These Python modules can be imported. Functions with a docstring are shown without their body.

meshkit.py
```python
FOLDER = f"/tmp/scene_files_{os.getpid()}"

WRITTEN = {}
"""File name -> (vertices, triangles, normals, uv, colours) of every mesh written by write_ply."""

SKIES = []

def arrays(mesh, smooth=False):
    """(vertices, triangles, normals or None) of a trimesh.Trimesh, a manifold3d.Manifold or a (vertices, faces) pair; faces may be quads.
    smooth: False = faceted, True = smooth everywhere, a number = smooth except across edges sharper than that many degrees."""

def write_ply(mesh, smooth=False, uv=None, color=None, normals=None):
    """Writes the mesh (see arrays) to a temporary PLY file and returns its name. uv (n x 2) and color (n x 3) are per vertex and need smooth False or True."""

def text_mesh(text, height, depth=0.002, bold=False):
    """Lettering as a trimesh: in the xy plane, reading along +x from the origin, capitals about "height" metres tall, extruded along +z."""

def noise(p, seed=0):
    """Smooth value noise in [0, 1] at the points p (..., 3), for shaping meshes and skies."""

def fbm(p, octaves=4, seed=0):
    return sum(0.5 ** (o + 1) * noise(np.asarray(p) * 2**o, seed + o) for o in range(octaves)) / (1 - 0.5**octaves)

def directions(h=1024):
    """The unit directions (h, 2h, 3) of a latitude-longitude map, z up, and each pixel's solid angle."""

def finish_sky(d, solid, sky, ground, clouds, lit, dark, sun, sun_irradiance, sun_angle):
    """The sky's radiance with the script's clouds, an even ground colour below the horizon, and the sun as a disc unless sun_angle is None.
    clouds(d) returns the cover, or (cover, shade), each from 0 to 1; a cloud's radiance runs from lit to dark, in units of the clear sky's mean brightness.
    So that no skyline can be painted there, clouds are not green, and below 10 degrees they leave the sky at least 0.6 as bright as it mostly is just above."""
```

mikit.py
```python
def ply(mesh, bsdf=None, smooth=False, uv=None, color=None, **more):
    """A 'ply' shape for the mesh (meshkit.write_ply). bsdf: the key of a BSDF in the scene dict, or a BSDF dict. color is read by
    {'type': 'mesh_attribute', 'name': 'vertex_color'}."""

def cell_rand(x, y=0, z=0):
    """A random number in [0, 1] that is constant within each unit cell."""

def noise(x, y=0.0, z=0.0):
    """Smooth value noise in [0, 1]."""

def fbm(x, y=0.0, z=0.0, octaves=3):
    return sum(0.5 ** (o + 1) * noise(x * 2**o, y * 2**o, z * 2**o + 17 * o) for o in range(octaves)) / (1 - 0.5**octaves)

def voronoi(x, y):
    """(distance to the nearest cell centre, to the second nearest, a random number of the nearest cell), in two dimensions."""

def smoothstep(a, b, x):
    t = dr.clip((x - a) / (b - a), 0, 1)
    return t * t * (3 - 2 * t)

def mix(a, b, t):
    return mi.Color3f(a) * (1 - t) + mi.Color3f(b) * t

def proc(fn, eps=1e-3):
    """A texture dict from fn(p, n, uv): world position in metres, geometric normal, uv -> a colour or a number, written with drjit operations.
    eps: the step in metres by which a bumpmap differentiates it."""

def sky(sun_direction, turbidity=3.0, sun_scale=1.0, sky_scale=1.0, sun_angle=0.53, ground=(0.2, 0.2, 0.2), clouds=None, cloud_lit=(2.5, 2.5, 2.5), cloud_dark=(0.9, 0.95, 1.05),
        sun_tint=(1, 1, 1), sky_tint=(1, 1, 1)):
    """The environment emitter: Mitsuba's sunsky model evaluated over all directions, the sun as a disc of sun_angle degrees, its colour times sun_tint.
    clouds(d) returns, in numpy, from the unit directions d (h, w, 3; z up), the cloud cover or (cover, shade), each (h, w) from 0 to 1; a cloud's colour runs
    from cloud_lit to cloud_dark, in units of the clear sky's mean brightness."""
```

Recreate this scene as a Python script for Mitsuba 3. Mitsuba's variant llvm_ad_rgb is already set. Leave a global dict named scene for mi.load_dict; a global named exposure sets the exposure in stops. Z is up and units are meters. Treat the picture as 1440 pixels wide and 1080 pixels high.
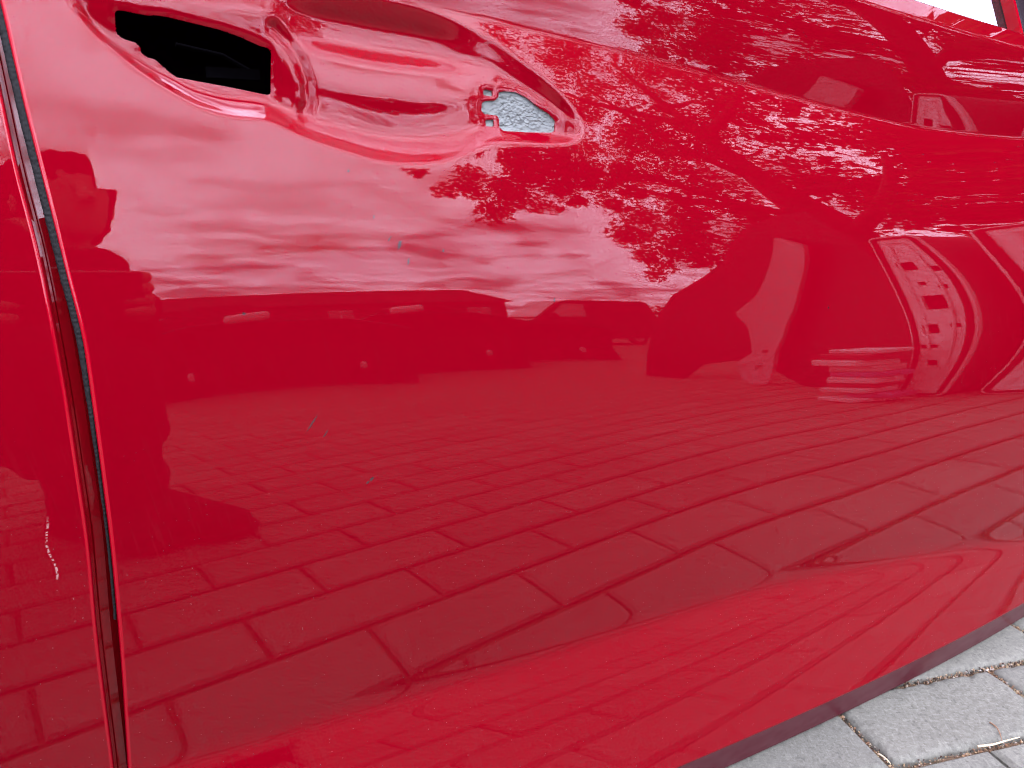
import math
import numpy as np
import trimesh
import drjit as dr
import mitsuba as mi
import mikit
import meshkit
from scipy.interpolate import PchipInterpolator, RectBivariateSpline
from scipy.ndimage import gaussian_filter, distance_transform_edt
from shapely.geometry import Polygon, Point, LineString
import shapely

T = mi.ScalarTransform4f
scene, labels = {}, {}

# ------------------------------------------------------------------ camera, sky, exposure
PITCH = math.radians(15.295)
EYE = np.array([0.0, 0.0, 0.5])
scene['camera'] = {'type': 'perspective', 'fov': math.degrees(2 * math.atan(720 / 1090.3)), 'fov_axis': 'x', 'near_clip': 0.01, 'far_clip': 2000.0,
                   'to_world': T().look_at(origin=EYE.tolist(), target=[0, math.cos(PITCH), 0.5 - math.sin(PITCH)], up=[0, 0, 1])}


SUN = [0.40, -0.62, 0.70]


def clouds(d):
    """A closed cloud deck on a plane overhead, thinner and brighter towards the hidden sun, with a few small blue gaps."""
    z = np.maximum(d[..., 2], 0.0) + 0.07
    q = np.stack([d[..., 0] / z, d[..., 1] / z, 0 * z], -1)
    big = meshkit.fbm(q * 0.45 + 3.7, 5, seed=12)
    mid = meshkit.fbm(q * np.array([1.1, 1.5, 1]) + 11.0, 5, seed=12)
    fine = meshkit.fbm(q * np.array([3.2, 4.2, 1]) + 5.0, 4, seed=21)
    gap = np.clip((0.425 - big) / 0.09, 0, 1) * np.clip((0.52 - mid) / 0.1, 0, 1)
    sun = np.asarray(SUN) / np.linalg.norm(SUN)
    away = np.clip((1 - d @ sun) / 1.5, 0, 1)
    shade = np.clip(0.03 + 1.15 * away ** .8 + 1.9 * (mid - 0.5) + 0.8 * (big - 0.5) + 1.7 * (fine - 0.5), 0, 1)
    return 1 - 0.5 * gap, shade


scene['sky'] = mikit.sky(SUN, turbidity=3, sun_scale=0.10, sun_angle=70, clouds=clouds, cloud_lit=(13.6, 13.4, 17.6), cloud_dark=(1.1, 1.15, 1.75))
exposure = 2.78

# ------------------------------------------------------------------ the door's surface: depth behind the door plane as a height field over (X along the door, Z up)
H = 0.5
PSI = math.radians(26.913)
D_ = np.array([math.cos(PSI), math.sin(PSI), 0.0])
M_ = np.array([-math.sin(PSI), math.cos(PSI), 0.0])
UP = np.array([0.0, 0.0, 1.0])

_kn = [-.02, .07, .12, .17, .22, .26, .285, .297, .308, .318, .330, .346, .37, .45, .55, .65, .75, .80]
_tl = [12.4, 12.3, 11.6, 11.2, 11.5, 12.0, 12.4, 11.6, 7.0, -3.5, -9.5, -12.0, -11.8, -9.9, -6.0, -1.4, 2.6, 3.8]
_low0 = PchipInterpolator(_kn, np.tan(np.radians(_tl)))
_zf = np.linspace(-.02, .80, 1641)
_raw = _low0(_zf)
_ext = np.concatenate([_raw, _raw[-1] + (_zf - _zf[0])[1:] * .42])
_sm = gaussian_filter(_ext, 90)[:len(_raw)]
_low = PchipInterpolator(_zf, _raw + (_sm - _raw) * np.clip((_zf - .36) / .12, 0, 1) ** 2 * (3 - 2 * np.clip((_zf - .36) / .12, 0, 1)))
_zh0 = PchipInterpolator([-4, .9, 1.21, 1.5, 1.82, 2.6], [.305, .302, .272, .24, .185, .13])
_zx = np.linspace(-3.2, 2.6, 1161)
_zh = PchipInterpolator(_zx, gaussian_filter(_zh0(_zx), 28))
_crease = PchipInterpolator([-3, .304, .497, .749, 1.053, 1.343, 1.59, 1.9, 2.6], [1.26, 1.186, 1.170, 1.141, 1.102, 1.070, 1.062, 1.065, 1.09])
_shoulder = PchipInterpolator([-3, .30, .906, 1.097, 1.333, 1.58, 1.9, 2.6], [1.40, 1.355, 1.287, 1.267, 1.242, 1.217, 1.19, 1.15])
G_ = [0.825, -0.026, 0.008, 0.011]
C_ = [0.002, 0.088, -0.06, 0.004, 0.033]


def _ss(a, b, x):
    t = np.clip((x - a) / (b - a), 0, 1)
    return t * t * (3 - 2 * t)


def _slope(X, Z):
    Xc = np.clip(X, -.6, 1.75)
    dl = .305 - _zh(X)
    zw = Z + dl * (1 - _ss(.34, .64, Z)) * _ss(.06, .18, Z)
    t = _low(np.clip(zw, -.02, .80))
    zc, zs = _crease(X), _shoulder(X)
    v = np.clip((Z - .80) / (zc - .80), 0, 1)
    t = t + np.tan(np.radians(15.5)) * v ** 1.2 * (Z > .8)
    c = C_
    t = t + (c[0] * Xc + c[1] * Xc ** 2 + c[2] * Xc ** 3) + 2 * np.clip(Z - .07, 0, .75) * (c[3] * Xc + c[4] * Xc ** 2)
    w = np.clip((Z - zc) / (zs - zc), 0, 1)
    above = np.tan(np.radians(-1.0 + 9.5 * w))
    t = t + (above - t) * _ss(zc - .006, zc + .007, Z)
    t = t + (.58 - t) * _ss(zs - .004, zs + .008, Z)
    return t + (-.27 - t) * (1 - _ss(.066, .071, Z))


_gx = np.linspace(-2.6, 2.4, 420)
_gz = np.linspace(-.02, 1.42, 2881)
_XX, _ZZ = np.meshgrid(_gx, _gz, indexing='ij')
_S = _slope(_XX, _ZZ)
_F = np.concatenate([np.zeros((len(_gx), 1)), np.cumsum((_S[:, 1:] + _S[:, :-1]) / 2 * (_gz[1] - _gz[0]), 1)], 1)
_i0 = int(np.argmin(abs(_gz - .07)))
_xg = np.clip(_gx, -1.2, 1.75)
_F = _F - _F[:, _i0:_i0 + 1] + (G_[0] + G_[1] * _xg + G_[2] * _xg ** 2 + G_[3] * _xg ** 3 + (_gx - _xg) * (G_[1] + 2 * G_[2] * _xg + 3 * G_[3] * _xg ** 2))[:, None]
_spl = RectBivariateSpline(_gx * H, _gz * H, _F * H, kx=3, ky=3)


def surf(X, Z, dx=0, dz=0):
    return _spl.ev(X, Z, dx=dx, dy=dz)


# the openings in the bottom of the handle recess: the large one of the lock and the three of the handle's pivot
HOLE_OUTLINES = [
    [(.0139, .5743), (.0149, .5753), (.0182, .5753), (.0233, .5745), (.0294, .5739), (.0307, .5744), (.0365, .5741), (.049, .572), (.061, .5701), (.0713, .5673), (.0807, .5638), (.0851, .5629), (.0864, .561), (.0848, .5405), (.0831, .5397), (.0681, .5422), (.053, .5444), (.0389, .5465), (.0352, .5491), (.0296, .5544), (.0261, .5551), (.0235, .557), (.0234, .56), (.0216, .5615), (.0174, .5624), (.0146, .5636), (.0131, .5657)],
    [(.2084, .5406), (.2112, .5416), (.2174, .5421), (.2198, .544), (.2202, .5469), (.2238, .5477), (.2322, .5474), (.239, .5449), (.2483, .5388), (.2552, .5355), (.2598, .5314), (.2594, .5254), (.2565, .5241), (.2388, .5239), (.2212, .5242), (.2191, .5261), (.2194, .5313), (.2183, .5333), (.2095, .5338), (.2074, .5355)],
    [(.2096, .547), (.2108, .5482), (.2162, .5475), (.216, .5442), (.2096, .5447)],
    [(.2097, .5304), (.2159, .531), (.2156, .5266), (.2098, .5267)]]

# the handle recess: depth (mm) pressed into the skin, sections across the recess from its top outline (q = 0) to its lower outline (q = 1)
BOT = [(-.005, .5783), (-.0024, .5722), (.0024, .5645), (.0122, .5547), (.0231, .5448), (.0355, .5369), (.044, .5316), (.0512, .5294), (.0585, .5273), (.0671, .5266), (.076, .5262), (.0818, .525), (.0924, .5193), (.1085, .5134), (.122, .5095), (.134, .5059), (.1465, .5044), (.1621, .5042), (.1733, .505), (.1851, .5079), (.1987, .5131), (.2085, .5161), (.2195, .5169), (.2407, .5167), (.2601, .5172), (.2695, .519), (.2745, .5215), (.2765, .525)]
TOP = [(-.0049, .579), (.0014, .5834), (.0137, .5873), (.036, .591), (.0638, .593), (.095, .5943), (.12, .5947), (.131, .5945), (.1422, .5936), (.1514, .5929), (.1691, .5915), (.1849, .5886), (.2022, .5829), (.2199, .5758), (.2351, .5659), (.251, .5562), (.2642, .5449), (.2721, .5367), (.2765, .5275)]
_q = [0, .08, .17, .28, .42, .56, .70, .82, .92, 1]
_sec = {-.006: [0, 1, 2, 3, 3, 3, 3, 3, 1.5, 0], .012: [0, .6, 1, 2.4, 4.2, 6.4, 8.2, 9, 6, 0], .04: [0, .4, .7, 2.6, 6.2, 10.2, 14, 16, 10, 0], .086: [0, .8, 1.1, 3, 6.6, 10.6, 14.2, 15.8, 9.8, 0], .101: [0, 3.5, 7, 7.5, 5.6, 7, 10, 11.8, 8.4, 0],
        .117: [0, 5, 11, 12.5, 7.5, 8, 10.8, 12.2, 8.2, 0], .15: [0, 5.5, 12, 14, 8, 8.6, 12.2, 13.8, 8.8, 0], .178: [0, 5, 11, 13, 7.6, 7.8, 10.8, 12, 7.6, 0], .199: [0, 3, 6, 8.5, 6.5, 6, 7.4, 8.4, 5.4, 0], .211: [0, 2, 4, 6, 5.6, 6.8, 8.2, 8.8, 5.4, 0], .265: [0, 1.6, 3.2, 5, 5.3, 6.2, 7.2, 7.6, 4.6, 0], .28: [0, 1, 2, 3, 3, 3, 3, 3, 1.5, 0]}
_hx, _hz = np.arange(-.025, .295, .0005), np.arange(.49, .61, .0005)
_HX, _HZ = np.meshgrid(_hx, _hz, indexing='ij')
_zt, _zb = (PchipInterpolator(*np.array(c).T)(np.clip(_HX, -.0049, .2764)) for c in (TOP, BOT))
_zt, _zb = (gaussian_filter(c, (9, 0)) for c in (_zt, _zb))
_Q = np.clip((_zt - _HZ) / np.maximum(_zt - _zb, 1e-4), 0, 1)
_qq = np.linspace(-.3, 1.3, 321)
_prof = np.array([gaussian_filter(np.where((_qq > 0) & (_qq < 1), PchipInterpolator(_q, v)(np.clip(_qq, 0, 1)), 0), 2.4)[60:261] for v in _sec.values()])
_prof = PchipInterpolator(list(_sec), _prof, axis=0)(np.clip(_hx, -.006, .28))
_prof = gaussian_filter(_prof, (7, 0))
_dep = np.take_along_axis(_prof, np.round(_Q * 200).astype(int), 1) * _ss(-.0065, .004, _HX) * (1 - _ss(.262, .2775, _HX)) * ((_HX > -.005) & (_HX < .2765))
# the curved wall that closes the lock pocket towards the finger bowl
_arc = LineString([(.089, .573), (.0965, .566), (.1010, .557), (.1035, .547), (.1035, .537), (.1010, .531)])
_near = shapely.distance(shapely.points(_HX.ravel(), _HZ.ravel()), _arc).reshape(_HX.shape)
_dep = _dep + 3.4 * np.exp(-(_near / .0034) ** 2) * (_dep > 1.5)
_dep = gaussian_filter(_dep / 1000, 1.7)
# a pressed lip round each opening
_open = np.zeros(_HX.shape, bool)
for _h in HOLE_OUTLINES:
    _open |= shapely.contains_xy(Polygon(_h), _HX, _HZ)
_dist = distance_transform_edt(~_open) * .0005
_dep = _dep + gaussian_filter(.0006 * np.clip(1 - _dist / .0026, 0, 1) ** 2 - .00012 * np.exp(-((_dist - .0040) / .0012) ** 2), 1.0) * (_dep > .0005)
_dsp = RectBivariateSpline(_hx, _hz, _dep, kx=3, ky=3)


def recess(X, Z, dx=0, dz=0):
    inside = (X > _hx[4]) & (X < _hx[-5]) & (Z > _hz[4]) & (Z < _hz[-5])
    return np.where(inside, _dsp.ev(np.clip(X, _hx[0], _hx[-1]), np.clip(Z, _hz[0], _hz[-1]), dx=dx, dy=dz), 0)


def at(X, Z, inward=0.0):
    """The point of the door surface (with its recess), moved inward by so many metres."""
    X, Z = np.broadcast_arrays(np.asarray(X, float), np.asarray(Z, float))
    f = surf(X, Z) + recess(X, Z) + inward
    return X[..., None] * D_ + f[..., None] * M_ + Z[..., None] * UP


def local(X, Y, Z):
    """A point from door coordinates: along, inward from the camera's own plane, up."""
    X, Y, Z = np.broadcast_arrays(*(np.asarray(v, float) for v in (X, Y, Z)))
    return X[..., None] * D_ + Y[..., None] * M_ + Z[..., None] * UP


def normal(X, Z):
    fx = surf(X, Z, dx=1) + recess(X, Z, dx=1)
    fz = surf(X, Z, dz=1) + recess(X, Z, dz=1)
    n = fx[..., None] * D_ - M_ + fz[..., None] * UP
    return n / np.linalg.norm(n, axis=-1, keepdims=True)


# ------------------------------------------------------------------ helpers
def add(key, mesh, bsdf, label=None, category=None, group=None, kind=None, **kw):
    scene[key] = mikit.ply(mesh, bsdf, **kw)
    tag(key, label, category, group, kind)
    return key


def tag(key, label=None, category=None, group=None, kind=None):
    e = {k: v for k, v in (('label', label), ('category', category), ('group', group), ('kind', kind)) if v}
    if e:
        labels[key] = e


def raw(key, v, f, n, bsdf, uv=None):
    """A mesh with its own normals; the winding follows them."""
    fn = np.cross(v[f[:, 1]] - v[f[:, 0]], v[f[:, 2]] - v[f[:, 0]])
    if (fn * n[f[:, 0]]).sum() < 0:
        f = f[:, ::-1]
    path = meshkit.write_ply((v, f), False, uv, None, normals=n)
    scene[key] = {'type': 'ply', 'filename': path, 'face_normals': False, 'bsdf': {'type': 'ref', 'id': bsdf}}


def grid_faces(a, b):
    i, j = np.meshgrid(np.arange(a - 1), np.arange(b - 1), indexing='ij')
    q = np.stack([i * b + j, (i + 1) * b + j, (i + 1) * b + j + 1, i * b + j + 1], -1).reshape(-1, 4)
    return np.vstack([q[:, [0, 1, 2]], q[:, [0, 2, 3]]])


def smooth_ring(pts, n=260, r=0.0009):
    p = Polygon(pts).buffer(-r).buffer(2 * r).buffer(-r)
    return Polygon([p.exterior.interpolate(t, normalized=True).coords[0] for t in np.linspace(0, 1, n, endpoint=False)])


def tube(path, r, sides=8, cap=True):
    p = np.asarray(path, float)
    r = np.broadcast_to(np.asarray(r, float), (len(p),))
    t = np.gradient(p, axis=0)
    t /= np.linalg.norm(t, axis=1, keepdims=True)
    ref = np.where(abs(t[:, 2:]) < .9, [[0, 0, 1.]], [[1., 0, 0]])
    a = np.cross(t, ref)
    a /= np.linalg.norm(a, axis=1, keepdims=True)
    b = np.cross(t, a)
    g = np.linspace(0, 2 * np.pi, sides, endpoint=False)
    v = p[:, None] + r[:, None, None] * (np.cos(g)[None, :, None] * a[:, None] + np.sin(g)[None, :, None] * b[:, None])
    n = len(p)
    f = []
    for i in range(n - 1):
        for j in range(sides):
            k = (j + 1) % sides
            f += [[i * sides + j, (i + 1) * sides + j, (i + 1) * sides + k], [i * sides + j, (i + 1) * sides + k, i * sides + k]]
    v = v.reshape(-1, 3)
    if cap:
        v = np.vstack([v, p[0], p[-1]])
        for j in range(sides):
            k = (j + 1) % sides
            f += [[n * sides, j, k], [n * sides + 1, (n - 1) * sides + k, (n - 1) * sides + j]]
    m = trimesh.Trimesh(v, np.array(f), process=False)
    m.fix_normals()
    return m


def box(size, centre=(0, 0, 0), axes=None):
    m = trimesh.creation.box(size)
    if axes is not None:
        m.vertices = m.vertices @ np.asarray(axes)
    m.vertices += np.asarray(centre, float)
    return m


def rounded(size, r, centre=(0, 0, 0), axes=None, n=8):
    """A box with rounded edges: the hull of spheres at its corners."""
    s = trimesh.creation.icosphere(subdivisions=1 if n < 10 else 2, radius=r)
    h = np.asarray(size) / 2 - r
    m = trimesh.convex.convex_hull(np.vstack([s.vertices + h * (2 * np.array(c) - 1) for c in np.ndindex(2, 2, 2)]))
    if axes is not None:
        m.vertices = m.vertices @ np.asarray(axes)
    m.vertices += np.asarray(centre, float)
    return m


# ------------------------------------------------------------------ materials
def two(b):
    return {'type': 'twosided', 'bsdf': b}


def rgb(*c):
    return {'type': 'rgb', 'value': list(c)}


def rough(color, roughness=0.6, **kw):
    return two({'type': 'principled', 'base_color': color if isinstance(color, dict) else rgb(*color), 'roughness': roughness, **kw})


MARKS = [(.1435, .4605, .0012, .0030, 25), (.1480, .4510, .0007, .0022, 15), (.1380, .4640, .0005, .0022, 40), (.1185, .5005, .0009, .0009, 0), (.1300, .4760, .0005, .0012, 20), (.2440, .4220, .0007, .0016, 10),
         (.1180, .3272, .0010, .0016, 50), (.1155, .3255, .0008, .0013, 60), (.0860, .3660, .0005, .0060, 38), (.0930, .3590, .0004, .0030, 38), (.1700, .4560, .0008, .0011, 0), (.5010, .3960, .0009, .0009, 0), (.0560, .4290, .0011, .0009, 0)]


def paint_colour(p, n, uv):
    red = mi.Color3f(0.265, 0.0002, 0.0095)
    chip = mi.Float(0)
    for x, z, a, b, ang in MARKS:
        c, s = math.cos(math.radians(ang)), math.sin(math.radians(ang))
        dx, dz = uv.x - x, uv.y - z
        u, v = (c * dx - s * dz) / a, (s * dx + c * dz) / b
        chip = dr.maximum(chip, 1 - mikit.smoothstep(.5, 1.1, dr.sqrt(u * u + v * v) + .5 * (mikit.noise(uv.x * 2600, uv.y * 2600) - .5)))
    f1, f2, which = mikit.voronoi(uv.x * 150, uv.y * 150)
    dust = mikit.smoothstep(.05, .02, f1) * mikit.smoothstep(.72, .9, which) * mikit.smoothstep(.42, .2, uv.y)
    scr = mikit.smoothstep(.0008, .0002, dr.abs(uv.x + .0462 - .0012 * dr.sin(uv.y * 210))) * mikit.smoothstep(.300, .304, uv.y) * mikit.smoothstep(.338, .330, uv.y) * mikit.smoothstep(.3, .75, mikit.noise(uv.x * 900, uv.y * 1400))
    dust = dr.maximum(dust, scr)
    haze = .02 * mikit.smoothstep(.12, .03, uv.y) * mikit.fbm(uv.x * 60, uv.y * 90, 0, 4)
    film = .0015 * mikit.smoothstep(.55, .8, mikit.fbm(uv.x * 22, uv.y * 30, 4, 4)) + .010 * mikit.smoothstep(.78, .86, mikit.noise(uv.x * 900 + uv.y * 160, uv.y * 60, 2))
    haze = haze + film * mikit.smoothstep(.5, .2, uv.y)
    return mikit.mix(mikit.mix(mikit.mix(red, (.30, .27, .26), haze), (.55, .35, .33), dust * .8), (.05, .05, .05), chip * .9)


def peel(p, n, uv):
    return mikit.noise(uv.x * 170, uv.y * 170, 3.0) + .5 * mikit.noise(uv.x * 60, uv.y * 60, 7.0)


scene['red_paint'] = two({'type': 'bumpmap', 'arbitrary': mikit.proc(peel, eps=1e-3), 'scale': 1.3e-6,
                          'bsdf': {'type': 'plastic', 'int_ior': 1.365, 'nonlinear': True, 'diffuse_reflectance': mikit.proc(paint_colour)}})
scene['red_gap_shade'] = two({'type': 'plastic', 'int_ior': 1.45, 'diffuse_reflectance': rgb(.16, .001, .004)})  # the door red darkened: shade of the gap put into the colour
scene['red_plain'] = two({'type': 'plastic', 'int_ior': 1.46, 'diffuse_reflectance': rgb(.275, .0003, .0085)})
scene['red_lip_shade'] = two({'type': 'principled', 'roughness': .28, 'specular': .14, 'base_color': mikit.proc(lambda p, n, uv: mikit.mix((.060, .002, .009), (.12, .07, .07), .04 + .22 * mikit.fbm(uv.x * 80, uv.y * 160, 0, 4)))})  # door red darkened as shade under the fold, with a little dust mixed in
scene['red_rough'] = rough((.33, .01, .02), .5)
scene['rubber'] = two({'type': 'bumpmap', 'arbitrary': mikit.proc(lambda p, n, uv: mikit.noise(p.x * 700, p.y * 700, p.z * 900), eps=3e-4), 'scale': 6e-4, 'bsdf': {'type': 'principled', 'base_color': rgb(.010, .010, .010), 'roughness': .75, 'specular': .15}})
scene['shade_black'] = two({'type': 'diffuse', 'reflectance': rgb(.006, .005, .006)})  # unlit door interior: the shade is put into the colour


def foam_height(p, n, uv):
    a, b, w = mikit.voronoi(uv.x * 520, uv.y * 600)
    return mikit.fbm(uv.x * 430, uv.y * 560, 2.0, 4) + .45 * a + .5 * mikit.smoothstep(.02, .0, dr.abs(uv.y * 40 - 21.15 - .9 * (uv.x * 10 - 2.3) - .25 * mikit.noise(uv.x * 300, 0, 3)))


scene['foam'] = two({'type': 'bumpmap', 'arbitrary': mikit.proc(foam_height, eps=2e-4), 'scale': 2.6e-3,
                     'bsdf': {'type': 'principled', 'base_color': mikit.proc(lambda p, n, uv: mikit.mix((.115, .132, .124), (.18, .198, .182), mikit.fbm(uv.x * 500, uv.y * 700, 0, 3))), 'roughness': .7}})


def stone(base, contrast=.28):
    def fn(p, n, uv):
        m = mikit.fbm(p.x * 9, p.y * 9, p.z * 9, 4)
        g = mikit.noise(p.x * 420, p.y * 420, p.z * 420)
        g2 = mikit.noise(p.x * 1100, p.y * 1100, p.z * 1100)
        fibre = mikit.smoothstep(.70, .86, mikit.noise(p.x * 260 + p.y * 90, p.y * 900, 1.0)) + mikit.smoothstep(.72, .88, mikit.noise(p.x * 900, p.y * 240 - p.x * 110, 5.0))
        dark = mikit.smoothstep(.72, .85, mikit.noise(p.x * 330, p.y * 330, 9.0))
        k = 1 + contrast * (m - .5) + .30 * (g - .5) + .24 * (g2 - .5) + .16 * fibre - .16 * dark
        return mi.Color3f(*base) * k
    return fn


for i, b in enumerate([(.150, .152, .124), (.163, .164, .133), (.140, .142, .117)]):
    scene['paver_stone' if not i else f'paver_stone_{i}'] = two({'type': 'bumpmap', 'arbitrary': mikit.proc(lambda p, n, uv: mikit.fbm(p.x * 260, p.y * 260, p.z * 260, 4), eps=6e-4), 'scale': 8e-4,
                                                                 'bsdf': {'type': 'diffuse', 'reflectance': mikit.proc(stone(b))}})


def sand_colour(p, n, uv):
    g = mikit.noise(p.x * 500, p.y * 500, 0)
    m = mikit.fbm(p.x * 40, p.y * 40, 3, 3)
    return mikit.mix(mikit.mix((.07, .05, .035), (.17, .115, .07), g), (.05, .045, .03), mikit.smoothstep(.5, .7, m) * .6)


def yard_colour(p, n, uv):
    """Joint sand near the door; beyond the built pavers the same grey paving seen too far off to tell its stones apart."""
    r = dr.sqrt(p.x * p.x + p.y * p.y)
    k = mikit.fbm(p.x * 1.4, p.y * 1.4, 0, 4)
    return mikit.mix(sand_colour(p, n, uv), mikit.mix((.10, .10, .085), (.135, .135, .115), k), mikit.smoothstep(6.4, 6.9, r))


scene['yard'] = two({'type': 'diffuse', 'reflectance': mikit.proc(yard_colour)})

# ------------------------------------------------------------------ the ground: a yard that is level by the door and falls away beyond
PHI = math.radians(15.04)
E_ = np.array([math.cos(PHI), math.sin(PHI), 0])
N_ = np.array([-math.sin(PHI), math.cos(PHI), 0])
A1, B1, PW, PL = .9404 * H, .9182 * H, .1882 * H, .3887 * H


def terrain(x, y):
    r = np.hypot(x, y) * np.where(y > 1.0, 0.0, 1.0)
    return -.90 * np.clip((r - 5.0) / 14.0, 0, 1)


_r = np.concatenate([np.linspace(0, 8, 17), np.geomspace(8.5, 900, 40)])
_a = np.linspace(0, 2 * np.pi, 97)
_RR, _AA = np.meshgrid(_r, _a, indexing='ij')
_gxy = np.stack([_RR * np.cos(_AA), _RR * np.sin(_AA)], -1)
_gv = np.dstack([_gxy, terrain(_gxy[..., 0], np.minimum(_gxy[..., 1], 0.9)) - .0085]).reshape(-1, 3)
add('ground', (_gv, grid_faces(len(_r), len(_a))), 'yard', 'sandy paved yard ground under the grey pavers, sloping gently away', kind='structure', smooth=True)


def paver_mesh(w, l, seed, fine=False):
    """One concrete block, its top at z = 0: arrises worn and uneven."""
    rng = np.random.default_rng(seed)
    n = (3, 5) if not fine else (36, 72)
    if not fine:
        c = .0042
        ring = np.array([(-l / 2, -w / 2), (l / 2, -w / 2), (l / 2, w / 2), (-l / 2, w / 2)])
        ring = ring + rng.normal(0, .0006, ring.shape)
        ins = ring * (1 - 2 * c / np.array([l, w]))
        v = np.vstack([np.c_[ins, np.zeros(4)], np.c_[ring, np.full(4, -c)], np.c_[ring, np.full(4, -.03)]])
        f = [[0, 1, 2], [0, 2, 3]]
        for a in (0, 4):
            for j in range(4):
                k = (j + 1) % 4
                f += [[a + j, a + 4 + j, a + 4 + k], [a + j, a + 4 + k, a + k]]
        return trimesh.Trimesh(v, np.array(f), process=False)
    # fine: a rounded rectangle with a rolled, chipped edge
    t = np.linspace(0, 1, 240, endpoint=False)
    base = Polygon([(-l / 2, -w / 2), (l / 2, -w / 2), (l / 2, w / 2), (-l / 2, w / 2)]).buffer(-.005).buffer(.005)
    ringp = np.array([base.exterior.interpolate(s, normalized=True).coords[0] for s in t])
    nn = ringp / np.linalg.norm(ringp, axis=1, keepdims=True)
    wob = (meshkit.fbm(np.c_[ringp * 90, np.full(len(t), seed * 3.1)], 4, seed) - .5) * .0032
    ringp = ringp + nn * wob[:, None]
    chip = np.clip(meshkit.fbm(np.c_[ringp * 55, np.full(len(t), 5 + seed)], 3, seed + 7) - .55, 0, 1) * .012
    layers = []
    for k, (ins, z) in enumerate([(.5, 0), (.012, 0), (.0065, -.0002), (.0040, -.0008), (.0022, -.0020), (.0009, -.0038), (0, -.0065), (0, -.03)]):
        s = ringp * (1 - 2 * ins / np.array([l, w])) if k else ringp * .45
        zz = np.full(len(t), z) - (chip if 1 < k < 6 else 0)
        layers.append(np.c_[s, zz])
    v = np.vstack([[[0, 0, 0]]] + layers)
    m = len(t)
    f = [[0, 1 + j, 1 + (j + 1) % m] for j in range(m)]
    for k in range(len(layers) - 1):
        a, b = 1 + k * m, 1 + (k + 1) * m
        for j in range(m):
            q = (j + 1) % m
            f += [[a + j, b + j, b + q], [a + j, b + q, a + q]]
    return trimesh.Trimesh(v, np.array(f), process=False)


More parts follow.
